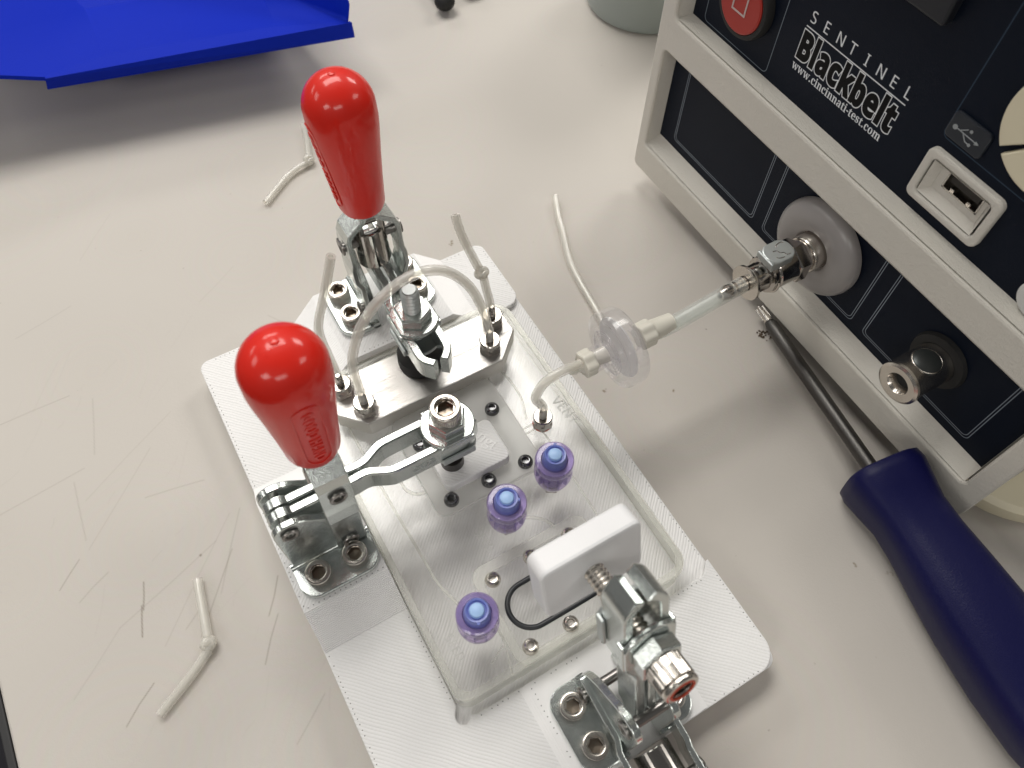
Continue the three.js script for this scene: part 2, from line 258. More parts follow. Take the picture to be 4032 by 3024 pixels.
// ---------------------------------------------------------------- clear block with covers
const font = await new FontLoader().loadAsync('fonts/droid/droid_sans_regular.typeface.json');
const bold = await new FontLoader().loadAsync('fonts/droid/droid_sans_bold.typeface.json');
const text = (s, size, depth, f = font) => new TextGeometry(s, { font: f, size, depth, curveSegments: 4, bevelEnabled: false });
const TOP = 19.6;
function fittingGeos(y, hex = 4.3) {
  const st = [[0, y + 11.2], [.75, y + 11.2], [1.2, y + 10.4], [1.5, y + 9.2], [1.15, y + 9.1], [1.2, y + 8.2], [1.5, y + 7.6], [1.15, y + 7.5], [1.3, y + 6.1], [hex * .84, y + 6.1], [hex * .93, y + 5.7], [hex * .93, y + 3.2]];
  return [hexNut(hex * 1.04, y, y + 3.3, .3), lathe(st.reverse(), 32)];
}
{
  const t = thing('clear_block', 'milled clear plastic block set in the pocket of the white base, marked VENT and SEED', 'clear block');
  const outline = () => rr(31, 37.4, 121, 169.7, [3, 9, 7, 5]);
  const hollow = (a, b) => { const h = a; h.holes.push(new THREE.Path(b.getPoints(8).reverse())); return h; };
  mesh('body', slab(outline(), S0 + .15, TOP, .5), M.clear, t);
  mesh('edge', slab(hollow(rr(30.95, 37.35, 121.05, 169.75, [3, 9, 7, 5]), rr(31.6, 38, 120.4, 169.1, [2.6, 8.4, 6.4, 4.4])), S0 + .3, TOP - .6), M.clearEdge, t);
  mesh('rim', slab(hollow(outline(), rr(33.4, 39.8, 118.6, 167.2, [3, 7, 5.5, 4])), TOP + .02, TOP + .45, .15), M.clearSide, t);
  const fc = mesh('frosted_cover', slab(rr(54.2, 69, 97.2, 112.4, 4), TOP + .03, TOP + 2.4, .5), M.frost, t); fc.userData.label = 'milky cover with six black screws';
  const cc = mesh('clear_cover', [slab(rr(53.2, 133.8, 98.2, 169.5, 4.5), TOP + .03, TOP + 1.6, .4)], M.clear, t); cc.userData.label = 'clear cover with stainless screws near the front clamp';
  mesh('cover_rim', slab(hollow(rr(53.2, 133.8, 98.2, 169.5, 4.5), rr(56.2, 137.6, 95.2, 166.6, 3.5)), TOP + 1.62, TOP + 2.3, .2), M.clearSide, t);
  for (const [x, z] of [[60.7, 107.9], [75.8, 108], [90.9, 108.2], [60.7, 83], [75.8, 83], [91, 83.1]]) { const o = mesh('cover_screw', buttonHead(2.8, 2.2), M.blackOxide, t); o.position.set(x * K, (TOP + 2.42) * K, z * K); o.userData.label = 'small black button head screw'; }
  for (const [x, z] of [[59.5, 140], [74.6, 139.6], [90, 139.4], [59.4, 165.1], [74.5, 165.4], [89.6, 165.3]]) { const o = mesh('cover_screw', buttonHead(2.75, 2.3), M.steel, t); o.position.set(x * K, (TOP + 1.65) * K, z * K); o.userData.label = 'small stainless button head screw'; }
  const line = (pts, r = .55, y = TOP + .05) => new THREE.TubeGeometry(curve(pts.map(([x, z]) => [x, y, z])), 30, r, 6, false).scale(1, .35, 1).translate(0, y * .65, 0);
  mesh('channel', [line([[97, 95.2], [102.4, 94.8]], .4), line([[97, 97.4], [103, 97]], .4), line([[103, 97], [103.8, 105], [103.2, 138]], .4)], M.clearSide, t);
  mesh('channel', [line([[41, 60], [41.4, 92], [42.6, 122], [43, 131], [45.6, 140.8], [46.6, 146]], .6)], M.clearSide, t);
  mesh('channel', [line([[48.3, 90], [48.5, 95], [50, 97.6], [52, 99.2], [55, 99.6]], .7)], M.clearSide, t);
  mesh('channel', [line([[76, 124], [82, 126.5], [86, 130], [88, 134]], .7), line([[52, 146], [53, 158], [50.4, 169.2]], .35), line([[46, 163], [52, 160]], .3)], M.clearSide, t);
  mesh('channel', [line([[100, 62], [103.4, 70], [104, 82], [101, 92]], .5), line([[84, 68.6], [88, 73.4], [96, 71], [99, 64]], .4)], M.clearSide, t);
  const mark = (s, x, z, a, size) => mesh('engraving', text(s, size, .25).rotateX(-PI / 2).rotateY(a).translate(x, TOP + .02, z), M.engrave, t);
  mark('VENT', 113.2, 89.6, -1.45, 4); mark('SEED', 62, 121.4, -1.45, 3); mark('SEED', 36.6, 148.2, -1.55, 3);
  const vf = mesh('hose_fitting', fittingGeos(0, 3.9), M.nickel, t); vf.position.set(105.2 * K, TOP * K, 96.6 * K);
  const ring = mesh('seal_ring', new THREE.TorusGeometry(3.5, .3, 8, 32).rotateX(PI / 2), std([.4, .07, .03], .4), t); ring.position.set(105.2 * K, (TOP + .35) * K, 96.6 * K); ring.userData.label = 'orange seal under the vent fitting';
}
{
  const pts = []; for (let k = 0; k <= 64; k++) { const a = k / 64 * 2 * PI; pts.push([0, 0]); const cx = a < PI / 2 || a > 1.5 * PI ? 86.5 : 66.2, r = 7.6; pts[k] = [cx + r * Math.cos(a), TOP + 2.5, 153.4 + r * Math.sin(a)]; }
  pts.pop();
  tag(mesh('rubber_ring', new THREE.TubeGeometry(new THREE.CatmullRomCurve3(pts.map(V), true), 140, .95, 12, true), M.oring), 'black rubber sealing ring lying in the clear cover under the open clamp', 'sealing ring');
}

// ---------------------------------------------------------------- metal clamp bar
{
  const t = thing('clamp_bar', 'bright milled metal bar with cut corners and four hose fittings across the clear block', 'metal bar');
  mesh('body', slab(poly([[38.6, 46], [114.4, 46], [114.4, 59], [103.6, 69.3], [47.4, 69.3], [38.6, 60]]), TOP + .6, 28.4, .45), M.alu, t);
  for (const [x, z] of [[44.8, 51.6], [49, 63], [102, 62], [108.4, 52.3]]) { const o = mesh('hose_fitting', fittingGeos(0), M.nickel, t); o.position.set(x * K, 28.4 * K, z * K); }
}

// ---------------------------------------------------------------- toggle clamps (arm along +x, parts in local millimetres)
function rotZ(o, deg) { o.rotation.z = deg * PI / 180; return o; }
function makeClamp({ label, at, turn, lean, armTurn, armShift = [0, 0], grip = true, fill }) {
  const t = thing('toggle_clamp', label, 'toggle clamp', at, turn, 'toggle clamps screwed to the white base');
  for (const s of [-1, 1]) {
    const fl = slab(s > 0 ? rr(-14, 5.6, 14, 20.8, [0, 0, 6, 6]) : rr(-14, -20.8, 14, -5.6, [6, 6, 0, 0]), 0, 2.5, .5);
    const up = new THREE.Shape(); up.moveTo(-13, 1); up.lineTo(13, 1); up.lineTo(13, 8); up.bezierCurveTo(13, 16, 9, 22, 2, 28); up.bezierCurveTo(-1, 31, -3, 34, -8, 34); up.bezierCurveTo(-11, 34, -13, 31.8, -13, 29); up.lineTo(-13, 12); up.closePath();
    const wall = ext(up, 2.5, .45).translate(0, 0, s > 0 ? 5.3 : -7.8);
    mesh('base_bracket', [fl, wall, cyl(1.6, 1.6, -14, 14, 12).rotateZ(PI / 2).translate(0, 2.1, s * 7.2)], M.zinc, t);
    for (const x of [-6.5, 6.5]) { const o = mesh('mounting_screw', shcs(4.25, 5, 4.1), M.steel, t); mesh('socket', socket(5, 4.1), M.socket, o); o.position.set(x * K, 2.5 * K, s * 14.5 * K); o.rotation.y = rnd() * 3; }
  }
  const r1 = mesh('pivot_rivet', rivet(2.9, 17), M.rivet, t); r1.position.set(-8 * K, 29 * K, 0);
  const r2 = mesh('pivot_rivet', rivet(2.9, 21.2), M.rivet, t); r2.position.set(7.5 * K, 8.5 * K, 0);
  // arm
  const arm = sub('arm', t, [-8 + armShift[0], 29 + armShift[1], 0]); rotZ(arm, armTurn);
  for (const s of [-1, 1]) {
    const c = [[0, 2], [22, 2], [27, 1.75], [30, 2.2], [35, 4.6], [39, 5.2], [60, 5.2], [64, 4.3], [67, 1.6]], L = [], R = [];
    const cc = new THREE.CatmullRomCurve3(c.map(([x, z]) => new THREE.Vector3(x, 0, s * z)), false, 'catmullrom', .35), n = 44;
    for (let k = 0; k <= n; k++) { const p = cc.getPoint(k / n), g = cc.getTangent(k / n), h = 1.5; L.push([p.x - g.z * h, p.z + g.x * h]); R.push([p.x + g.z * h, p.z - g.x * h]); }
    const st = mesh('strap', [slab(poly([...L, ...R.reverse()]), -6.5, 3, .55), cyl(4.6, 4.6, -1.45, 1.45, 32).rotateX(PI / 2).translate(0, 0, s * 2)], M.zinc, arm);
    if (s > 0 && fill === 'cap') st.userData.label = 'near strap stamped 202';
    if (s > 0 && fill === 'cap') mesh('stamping', text('202', 3.7, .12, bold).translate(42, -3.6, 6.72), M.zincDull, arm);
  }
  const bx = { stud: 47, cap: 58.6, open: 46 }[fill];      // from the rear pivot
  const wshape = () => { const a = 1.02, w = new THREE.Shape(); w.absarc(0, 0, 9, -a, a, false); w.absarc(0, 0, 9, PI - a, PI + a, false); w.closePath(); return w; };
  const upper = mesh('washer_plate', [slab(wshape(), 3.05, 4.7, .5), box(-6, 1.2, 6.9, 6, 4, 8, .4), box(-6, 1.2, -8, 6, 4, -6.9, .4)], M.zinc, arm); upper.position.x = bx * K;
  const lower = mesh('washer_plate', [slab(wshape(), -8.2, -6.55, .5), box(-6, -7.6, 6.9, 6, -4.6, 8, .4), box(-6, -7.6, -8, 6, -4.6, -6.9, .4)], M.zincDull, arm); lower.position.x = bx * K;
  const nut = mesh('nut', hexNut(6.6, 4.75, 9.4, .6), M.zinc, arm); nut.position.x = bx * K;
  if (fill === 'stud') {
    const b = mesh('spindle', [thread(3.3, 4, 19.6, 1.95), cyl(2.8, 2.3, 19.4, 20.3, 24), thread(3, -16, 4.2, 1.5)], M.zincDull, arm); b.position.x = bx * K;
    const f = mesh('rubber_foot', lathe([[0, -23.4], [8.4, -23.4], [8.8, -22.8], [8.6, -18], [7, -15.6], [6.3, -12], [6.2, -8.4], [0, -8.4]]), M.black, arm); f.position.x = bx * K; f.userData.label = 'black rubber foot pressing on the metal bar';
  } else if (fill === 'cap') {
    const b = mesh('bolt', shcs(5, 6, 5, 28, 3), M.steel, arm); b.position.set(bx * K, 9.45 * K, 0); mesh('bolt_socket', socket(6, 5), M.socket, arm).position.copy(b.position);
    const n2 = mesh('nut', hexNut(6.2, -13, -8.3, .5), M.darkSteel, arm); n2.position.x = bx * K;
    const p = mesh('pressure_pad', slab(rr(-6.5, -9.4, 19.6, 8.6, 2.6), -29.8, -24.6, .5), M.plaTop, arm); p.position.set(bx * K, 0, 0); p.userData.label = 'white printed pressure pad under the bolt';
    const col = mesh('pad_collar', cyl(4.2, 4, -24.7, -20, 24), M.darkSteel, arm); col.position.set(bx * K, 0, 0);
    mesh('pad_mark', text('ngt', 4, .25).rotateX(-PI / 2).rotateY(-1.2).translate(bx + 11.5, -24.62, -4), M.plaSmooth, arm);
  } else {
    const b = mesh('bolt', [...shcs(5, 7.5, 5, 6, 3.1), thread(3.1, -31, -5, 1.5)], M.steel, arm); b.position.set(bx * K, 9.6 * K, 0); mesh('bolt_socket', socket(7.5, 5), M.socket, arm).position.copy(b.position);
    const rg = mesh('socket_ring', new THREE.TorusGeometry(3.4, .35, 8, 32).rotateX(PI / 2), std([.55, .06, .02], .5), arm); rg.position.set(bx * K, 17 * K, 0); rg.userData.label = 'orange ring round the bolt socket';
    const p = mesh('pressure_pad', slab(rr(-11.3, -15.6, 11.3, 15.6, 3), -28.6, -20.6, 1), M.pad, arm); p.position.set(bx * K, 0, 0); p.userData.label = 'smooth white pressure pad on the bolt end';
  }
  // link behind the arm
  const h = sub('handle', t, [7.5, 8.5, 0]); rotZ(h, lean);
  const lk = new THREE.Shape(); lk.moveTo(-4, -6.3); lk.absarc(-1, 0, 6.3, -PI / 2, PI / 2, false); lk.lineTo(-4, 6.3); lk.lineTo(-4, 4.9); lk.lineTo(-1, 4.9); lk.absarc(-1, 0, 4.9, PI / 2, -PI / 2, true); lk.lineTo(-4, -4.9); lk.closePath();
  const ear = new THREE.Shape(); ear.moveTo(-4, 0); ear.lineTo(4.6, 0); ear.lineTo(4.6, 6); ear.absarc(0, 6, 4.6, 0, PI, false); ear.lineTo(-4.6, 0);
  mesh('link', [slab(lk, 23, 40, .4), ...[-1, 1].map((s) => ext(ear, 2, .4).translate(-1, 38, s * 3.7 - 1)), cyl(4.8, 4.8, -2.5, 2.5, 32).rotateX(PI / 2).translate(-.6, 46.6, 0)], M.nickel, h);
  for (const s of [-1, 1]) {
    const c = [[8.6, -4.6], [8.6, 15.5], [10.1, 19.5], [10.1, 26], [9.4, 28.6], [9.4, 40], [8.4, 42.6], [3, 46.8], [2.2, 49], [2.2, 62]], o = [], q = [];
    c.forEach(([z, y], k) => { const a = c[Math.max(0, k - 1)], b = c[Math.min(c.length - 1, k + 1)], d = Math.hypot(b[0] - a[0], b[1] - a[1]), nx = (b[1] - a[1]) / d, ny = -(b[0] - a[0]) / d; o.push([-s * (z + nx), y + ny]); q.push([-s * (z - nx), y - ny]); });
    mesh('handle_plate', plateX(poly(s > 0 ? [...o, ...q.reverse()].reverse() : [...o, ...q.reverse()]), -4.8, 5.4, .35), M.zinc, h);
  }
  const r3 = mesh('pivot_rivet', rivet(2.9, 22.6), M.rivet, h); r3.position.set(.6 * K, 35 * K, 0);
  const g = lathe([[0, 49.4], [6.2, 49.5], [7.4, 50.4], [8, 52], [8.8, 62], [10, 74], [10.9, 82], [11.2, 86], ...Array.from({ length: 12 }, (_, k) => { const a = (k + 1) * PI / 24; return [11.2 * Math.cos(a), 90.2 + 11.2 * Math.sin(a)]; })], 56);
  const gm = mesh('grip', [g, new THREE.SphereGeometry(1.2, 12, 8).scale(1, .35, 1).translate(0, 101.3, 0)], M.red, h);
  const em = []; const word = text('GOOD HAND', 3.4, .35, bold); word.computeBoundingBox(); const ww = word.boundingBox.max.x;
  word.rotateZ(-PI / 2); { const p = word.attributes.position; for (let i = 0; i < p.count; i++) { const y = 71 + ww / 2 + p.getY(i), x = p.getX(i) - 1.5; const R = 8 + (y - 52) * .091 + p.getZ(i); const a = x / R; p.setXYZ(i, R * Math.sin(a), y, R * Math.cos(a)); } word.computeVertexNormals(); em.push(word); }
  { const pts = []; for (let k = 0; k < 48; k++) { const a = k / 48 * 2 * PI, y = 71 + (Math.sin(a) > 0 ? 1 : -1) * (ww / 2 - 1) + 3.6 * Math.sin(a), R = 8 + (y - 52) * .091 + .05, x = 3.6 * Math.cos(a) / R; pts.push(new THREE.Vector3(R * Math.sin(x), y, R * Math.cos(x))); } em.push(new THREE.TubeGeometry(new THREE.CatmullRomCurve3(pts, true), 96, .22, 6, true)); }
  mesh('grip_lettering', em, M.red, h);
  return t;
}
makeClamp({ label: 'toggle clamp at the back, closed, upright red grip, black foot on the metal bar', at: [76.4, PAD, 14.5], turn: -PI / 2, lean: 2.6, armTurn: 0, fill: 'stud' });
makeClamp({ label: 'toggle clamp on the left, closed, red grip nearest the viewer, arm stamped 202', at: [16.5, PAD, 97], turn: 0, lean: -2.4, armTurn: 0, fill: 'cap' });
makeClamp({ label: 'open toggle clamp at the front holding up a white pad, grip out of view', at: [76.6, F + 1, 193.3], turn: PI / 2, lean: 97, armTurn: 75, armShift: [3.4, -3], fill: 'open' });

// ---------------------------------------------------------------- needle-free valves
{
  function makeValve() {
    const t = thing('luer_valve', '', 'valve', [0, 0, 0], 0, 'purple luer valves on the clear block');
    mesh('metal_base', [hexNut(3.6, 0, 4.2, .3), cyl(2.4, 2.4, 4, 7, 24)], M.nickel, t);
    mesh('skirt', lathe([[3, 4.2], [4.4, 4.4], [5, 5.4], [6, 8.4], [6.6, 10.6], [6.8, 12.6], [6.7, 14.4], [6.2, 15.8], [5.9, 17], [5.95, 17.8], [6.4, 18.3], [6.7, 19.2], [6.75, 21.4], [6.6, 22.2], [6, 22.6], [4.6, 22.7]], 56), M.valve, t);
    mesh('collar', [lathe([[2.6, 6], [4.4, 8], [4.9, 12], [4.6, 16.5], [4.7, 21.6], [6.3, 21.8]], 40), ...Array.from({ length: 10 }, (_, k) => box(4.7, 8.6, -.25, 6, 14.4, .25).rotateY(k * PI / 5))], M.valveDeep, t);
    mesh('neck', lathe([[0, 17], [4.2, 17], [4.3, 22.6], [4.15, 24], [3.9, 25.4], [3.6, 25.9], [3.1, 25.8], [2.85, 25.2], [0, 25]], 40), M.valveCore, t);
    mesh('membrane', lathe([[2.4, 25], [2.4, 25.8], [2.1, 26.4], [1.2, 26.8], [0, 26.9]], 32), M.membrane, t);
    mesh('neck_tab', [box(-.55, 22.4, 3.4, .55, 25.8, 4.4, .2)], M.valveCore, t);
    return t;
  }
  const v = makeValve();
  const put = (o, x, z, a, label) => { o.position.set(x * K, TOP * K, z * K); o.rotation.y = a; o.userData.label = label; };
  put(v, 95, 119.8, 2.6, 'purple luer valve with blue centre, the one nearest the vent tube fitting');
  const w = v.clone(); w.name = numbered('luer_valve'); scene.add(w); put(w, 73.3, 125.2, 2.2, 'purple luer valve with blue centre beside the middle SEED mark, between the other two valves');
  const u = v.clone(); u.name = numbered('luer_valve'); scene.add(u); put(u, 47.6, 152, 3.5, 'purple luer valve with blue centre standing alone left of the rubber ring');
  w.traverse((o) => { if (o !== w) o.name = o.name.replace(/_\d+$/, ''); });
}

// ---------------------------------------------------------------- tubing
const knot = (c, r) => { const g = []; for (const [rx, ry, rz] of [[0, 0, 0], [1.2, .5, 0], [0, 1.1, .7]]) g.push(new THREE.TorusGeometry(r * .95, r * .78, 12, 28).rotateX(rx).rotateY(ry).rotateZ(rz).translate(...c)); return g; };
{
  const arc = curve([[49, 34.6, 63], [49, 42, 62.8], [49.3, 57.9, 62.3], [53.3, 71.4, 62.3], [59.2, 81, 62.3], [67.2, 87.6, 62.3], [75, 89.8, 62.3], [82.2, 88.2, 62.3], [88.6, 82.6, 62.3], [94.7, 71.8, 62.3], [99, 57.2, 62.3], [101.4, 42, 62.2], [101.9, 34.8, 62]]);
  tag(mesh('tube_loop', pipe(arc, 1.75, .85, 110), M.tube), 'clear tube arching over the metal bar between its two front fittings', 'tube');
  const kt = thing('knotted_tube', 'clear tube with a knot standing on the back right fitting of the metal bar', 'tube');
  mesh('lower_tube', pipe(curve([[108.3, 34.6, 52.2], [108.4, 41, 50.5], [108.4, 46, 48], [108.5, 51, 45.8]]), 1.7, .85, 24), M.tube, kt);
  mesh('knot', knot([108.2, 52.4, 45.2], 1.75), M.tube, kt);
  mesh('upper_tube', pipe(curve([[107.8, 53.6, 44.4], [106.6, 58.5, 42.2], [105, 66, 38], [104.4, 72, 35.2], [104.6, 74.6, 33.6]]), 1.7, .85, 30), M.tube, kt);
  tag(mesh('standing_tube', pipe(curve([[44.8, 34.6, 51.5], [45, 41, 47], [45.4, 47, 38], [47, 52, 35.6], [50.8, 60, 34.5], [54.9, 70.4, 34], [58.2, 79.6, 33.8]]), 1.7, .85, 50), M.tube), 'clear tube rising from the back left fitting of the metal bar, beside the far clamp', 'tube');
  // vent line to the filter
  tag(mesh('vent_tube', pipe(curve([[105.2, 26, 96.6], [105.2, 31, 96.4], [103.6, 36.5, 96.6], [101.2, 42.5, 97], [102, 48, 97.2], [105, 51.6, 97], [110, 53, 97], [115, 52.6, 97], [119, 52, 97]]), 1.75, .95, 70), M.tube), 'short bent clear tube from the VENT fitting to the white luer of the filter', 'tube');
  const sf = thing('syringe_filter', 'round clear disc filter with white luer fittings hanging between tubes', 'filter', [135, 50.2, 97]);
  const ax = (g) => g.rotateZ(-PI / 2);                                       // lathe axis y -> x
  const disc = (r, q) => ax(lathe([[4, -5.2 + q], [r * .62, -4.6 + q], [r * .66, -3.4 + q], [r * .8, -3.2 + q], [r * .84, -4 + q], [r * .98, -3.4 + q], [r, -2.6 + q], [r, 2.6 + q], [r * .97, 3.4 + q], [r * .7, 3.6 + q], [r * .62, 4.6 + q], [4, 5.2 + q]], 64));
  mesh('disc', disc(14.6, 0), M.filter, sf);
  mesh('membrane', ax(cyl(11.6, 11.6, -.3, .3, 48)), phys([.94, .935, .945], .45, { transmission: .72, thickness: 0 }), sf);
  mesh('rib', [5.4, 6.4, 7.4, 8.4].map((r) => new THREE.TorusGeometry(r, .26, 6, 48).rotateY(PI / 2).translate(-4.7, 0, 0)).concat([0, 1, 2, 3, 4, 5].map((k) => box(-5.3, 4, -.25, -4.5, 8.6, .25).rotateX(k * PI / 3))), M.filter, sf);
  mesh('hub', [ax(lathe([[3.4, -11.5], [4.6, -11.5], [4.7, -5]], 40)), ax(lathe([[3.4, -11], [3.2, -4]], 40))], M.filter, sf);
  mesh('hub', [ax(lathe([[4.2, 5], [3.6, 11], [2, 11]], 40))], M.filter, sf);
  const scallop = (r) => { const p = []; for (let k = 0; k < 72; k++) { const a = k / 72 * 2 * PI, q = r * (.93 + .07 * Math.cos(6 * a)); p.push([q * Math.cos(a), q * Math.sin(a)]); } return poly(p); };
  const l1 = mesh('luer_fitting', [ax(slab(scallop(5), -15.6, -10.8, .7)), ax(lathe([[0, -20.5], [1.3, -20.5], [1.9, -18.4], [1.5, -18.2], [2.1, -16.4], [2.9, -15.6]], 32)), ax(cyl(2.7, 3.1, -10.9, -5.5, 32))], M.luer, sf); l1.userData.label = 'cream luer fitting on the vent tube side';
  const l2 = mesh('luer_fitting', [ax(slab(scallop(5.1), 8.5, 14.3, .6)), ax(lathe([[4.2, 14.2], [4, 15], [3.6, 19], [3.2, 23], [2.5, 23.4]], 32))], M.luer, sf); l2.userData.label = 'cream luer fitting inside the wide tube';
  tag(mesh('wide_tube', pipe(curve([[150.5, 48.2, 97], [158, 47.4, 97], [170, 48.6, 97], [182, 50.2, 97], [190.6, 50.8, 97]]), 3.15, 2.1, 50, 28), M.wide), 'wider clear straight tube from the filter to the metal quick coupling', 'tube');
  // loose pieces on the table
  const lt = thing('loose_knotted_tube', 'short knotted piece of clear tube lying on the bench left of the base plate', 'tube offcut');
  mesh('straight_end', pipe(curve([[-30.4, 2, 81.6], [-31.8, 2, 90], [-33.8, 2.1, 103.2]], .5), 1.75, .9, 24), M.tube, lt);
  mesh('knot', knot([-34.2, 2.6, 105.6], 1.75), M.tube, lt);
  mesh('straight_end', pipe(curve([[-34.8, 2.2, 107.4], [-43, 1.9, 112.6], [-55.8, 1.8, 119.4]], .5), 1.75, .9, 24), M.tube, lt);
  const lb = thing('loose_knotted_tube', 'knotted piece of clear tube lying on the bench behind the far red grip', 'tube offcut');
  mesh('curved_end', pipe(curve([[93.5, 2, -122], [91, 2, -112], [86.8, 2, -98.4]], .5), 1.75, .9, 24), M.tube, lb);
  mesh('knot', knot([85.8, 2.6, -96], 1.75), M.tube, lb);
  mesh('curved_end', pipe(curve([[84.6, 2.2, -95], [73, 1.9, -91.5], [56.9, 1.8, -80]], .5), 1.75, .9, 24), M.tube, lb);
  tag(mesh('loose_tube', pipe(curve([[180, 3, -14], [175.5, 2.2, -4], [171.8, 1.8, 6], [166, 1.8, 21], [163, 1.8, 35], [160.5, 1.8, 54], [158.6, 1.8, 62]]), 1.75, .9, 60), M.tube), 'gently bent loose clear tube lying on the bench behind the filter', 'tube offcut');
}

// ---------------------------------------------------------------- quick coupling on the tester
{
  const t = thing('quick_coupling', 'shiny metal quick coupling with thumb latch and barb, plugged into the tester', 'coupling', [222, 51, 97]);
  const ax = (g) => g.rotateZ(PI / 2);                    // lathe y -> -x (towards the filter)
  mesh('collar', ax(lathe([[0, -7], [7.3, -7], [7.4, 2.2], [7, 3], [6.4, 3.2], [6.4, 4.6], [6.1, 5]], 48)), M.steel, t);
  mesh('hex', [ax(hexNut(8.4, 5, 10.4, .6))], M.nickel, t);
  mesh('sleeve', ax(lathe([[7.2, 10.2], [7.2, 18.5], [6.6, 19.2], [6.2, 19.4], [6.2, 21.2], [7.2, 21.5], [7.1, 22.4], [5.6, 22.8], [5.5, 28], [5, 29.4]], 48)), M.nickel, t);
  mesh('flange', ax(lathe([[3.2, 29.2], [6.9, 29.2], [7, 29.7], [6.9, 30.3], [3, 30.4]], 48)), M.steel, t);
  mesh('barb', ax(lathe([[2.7, 30], [2.9, 33], [2.5, 33.1], [2.9, 36.2], [2.5, 36.3], [2.9, 38.6], [2, 42], [1.3, 42], [1.2, 39]], 36)), M.steel, t);
  const la = mesh('latch_button', [slab(rr(-24.6, -4.7, -12.6, 4.7, 4.2), 10.2, 11.5, .45), box(-25, 8.4, -4.2, -23.4, 11.2, 4.2, .6), box(-23, 5.5, -3.6, -13.5, 10.4, 3.6, .4)], M.zincDull, t);
  const cp = []; for (const q of [[[-14.4, -2.4], [-15.6, -3], [-17.6, -2.6], [-18.2, -1.8]], [[-15.4, 2.9], [-17, 2.6], [-17.4, 1.4], [-18.6, 1], [-19.2, -.4], [-20.8, -.8]], [[-18.4, 3.2], [-20.4, 2.8], [-21.4, 2]]]) cp.push(new THREE.TubeGeometry(curve(q.map(([x, z]) => [x, 11.5, z])), 16, .22, 6, false));
  mesh('latch_emblem', cp, M.nickel, la);
  mesh('spring_clip', [new THREE.TorusGeometry(7.4, .55, 8, 40, PI * 1.15).rotateY(PI / 2).rotateX(PI * .9).translate(-20.6, 0, 0)], M.steel, t);
}

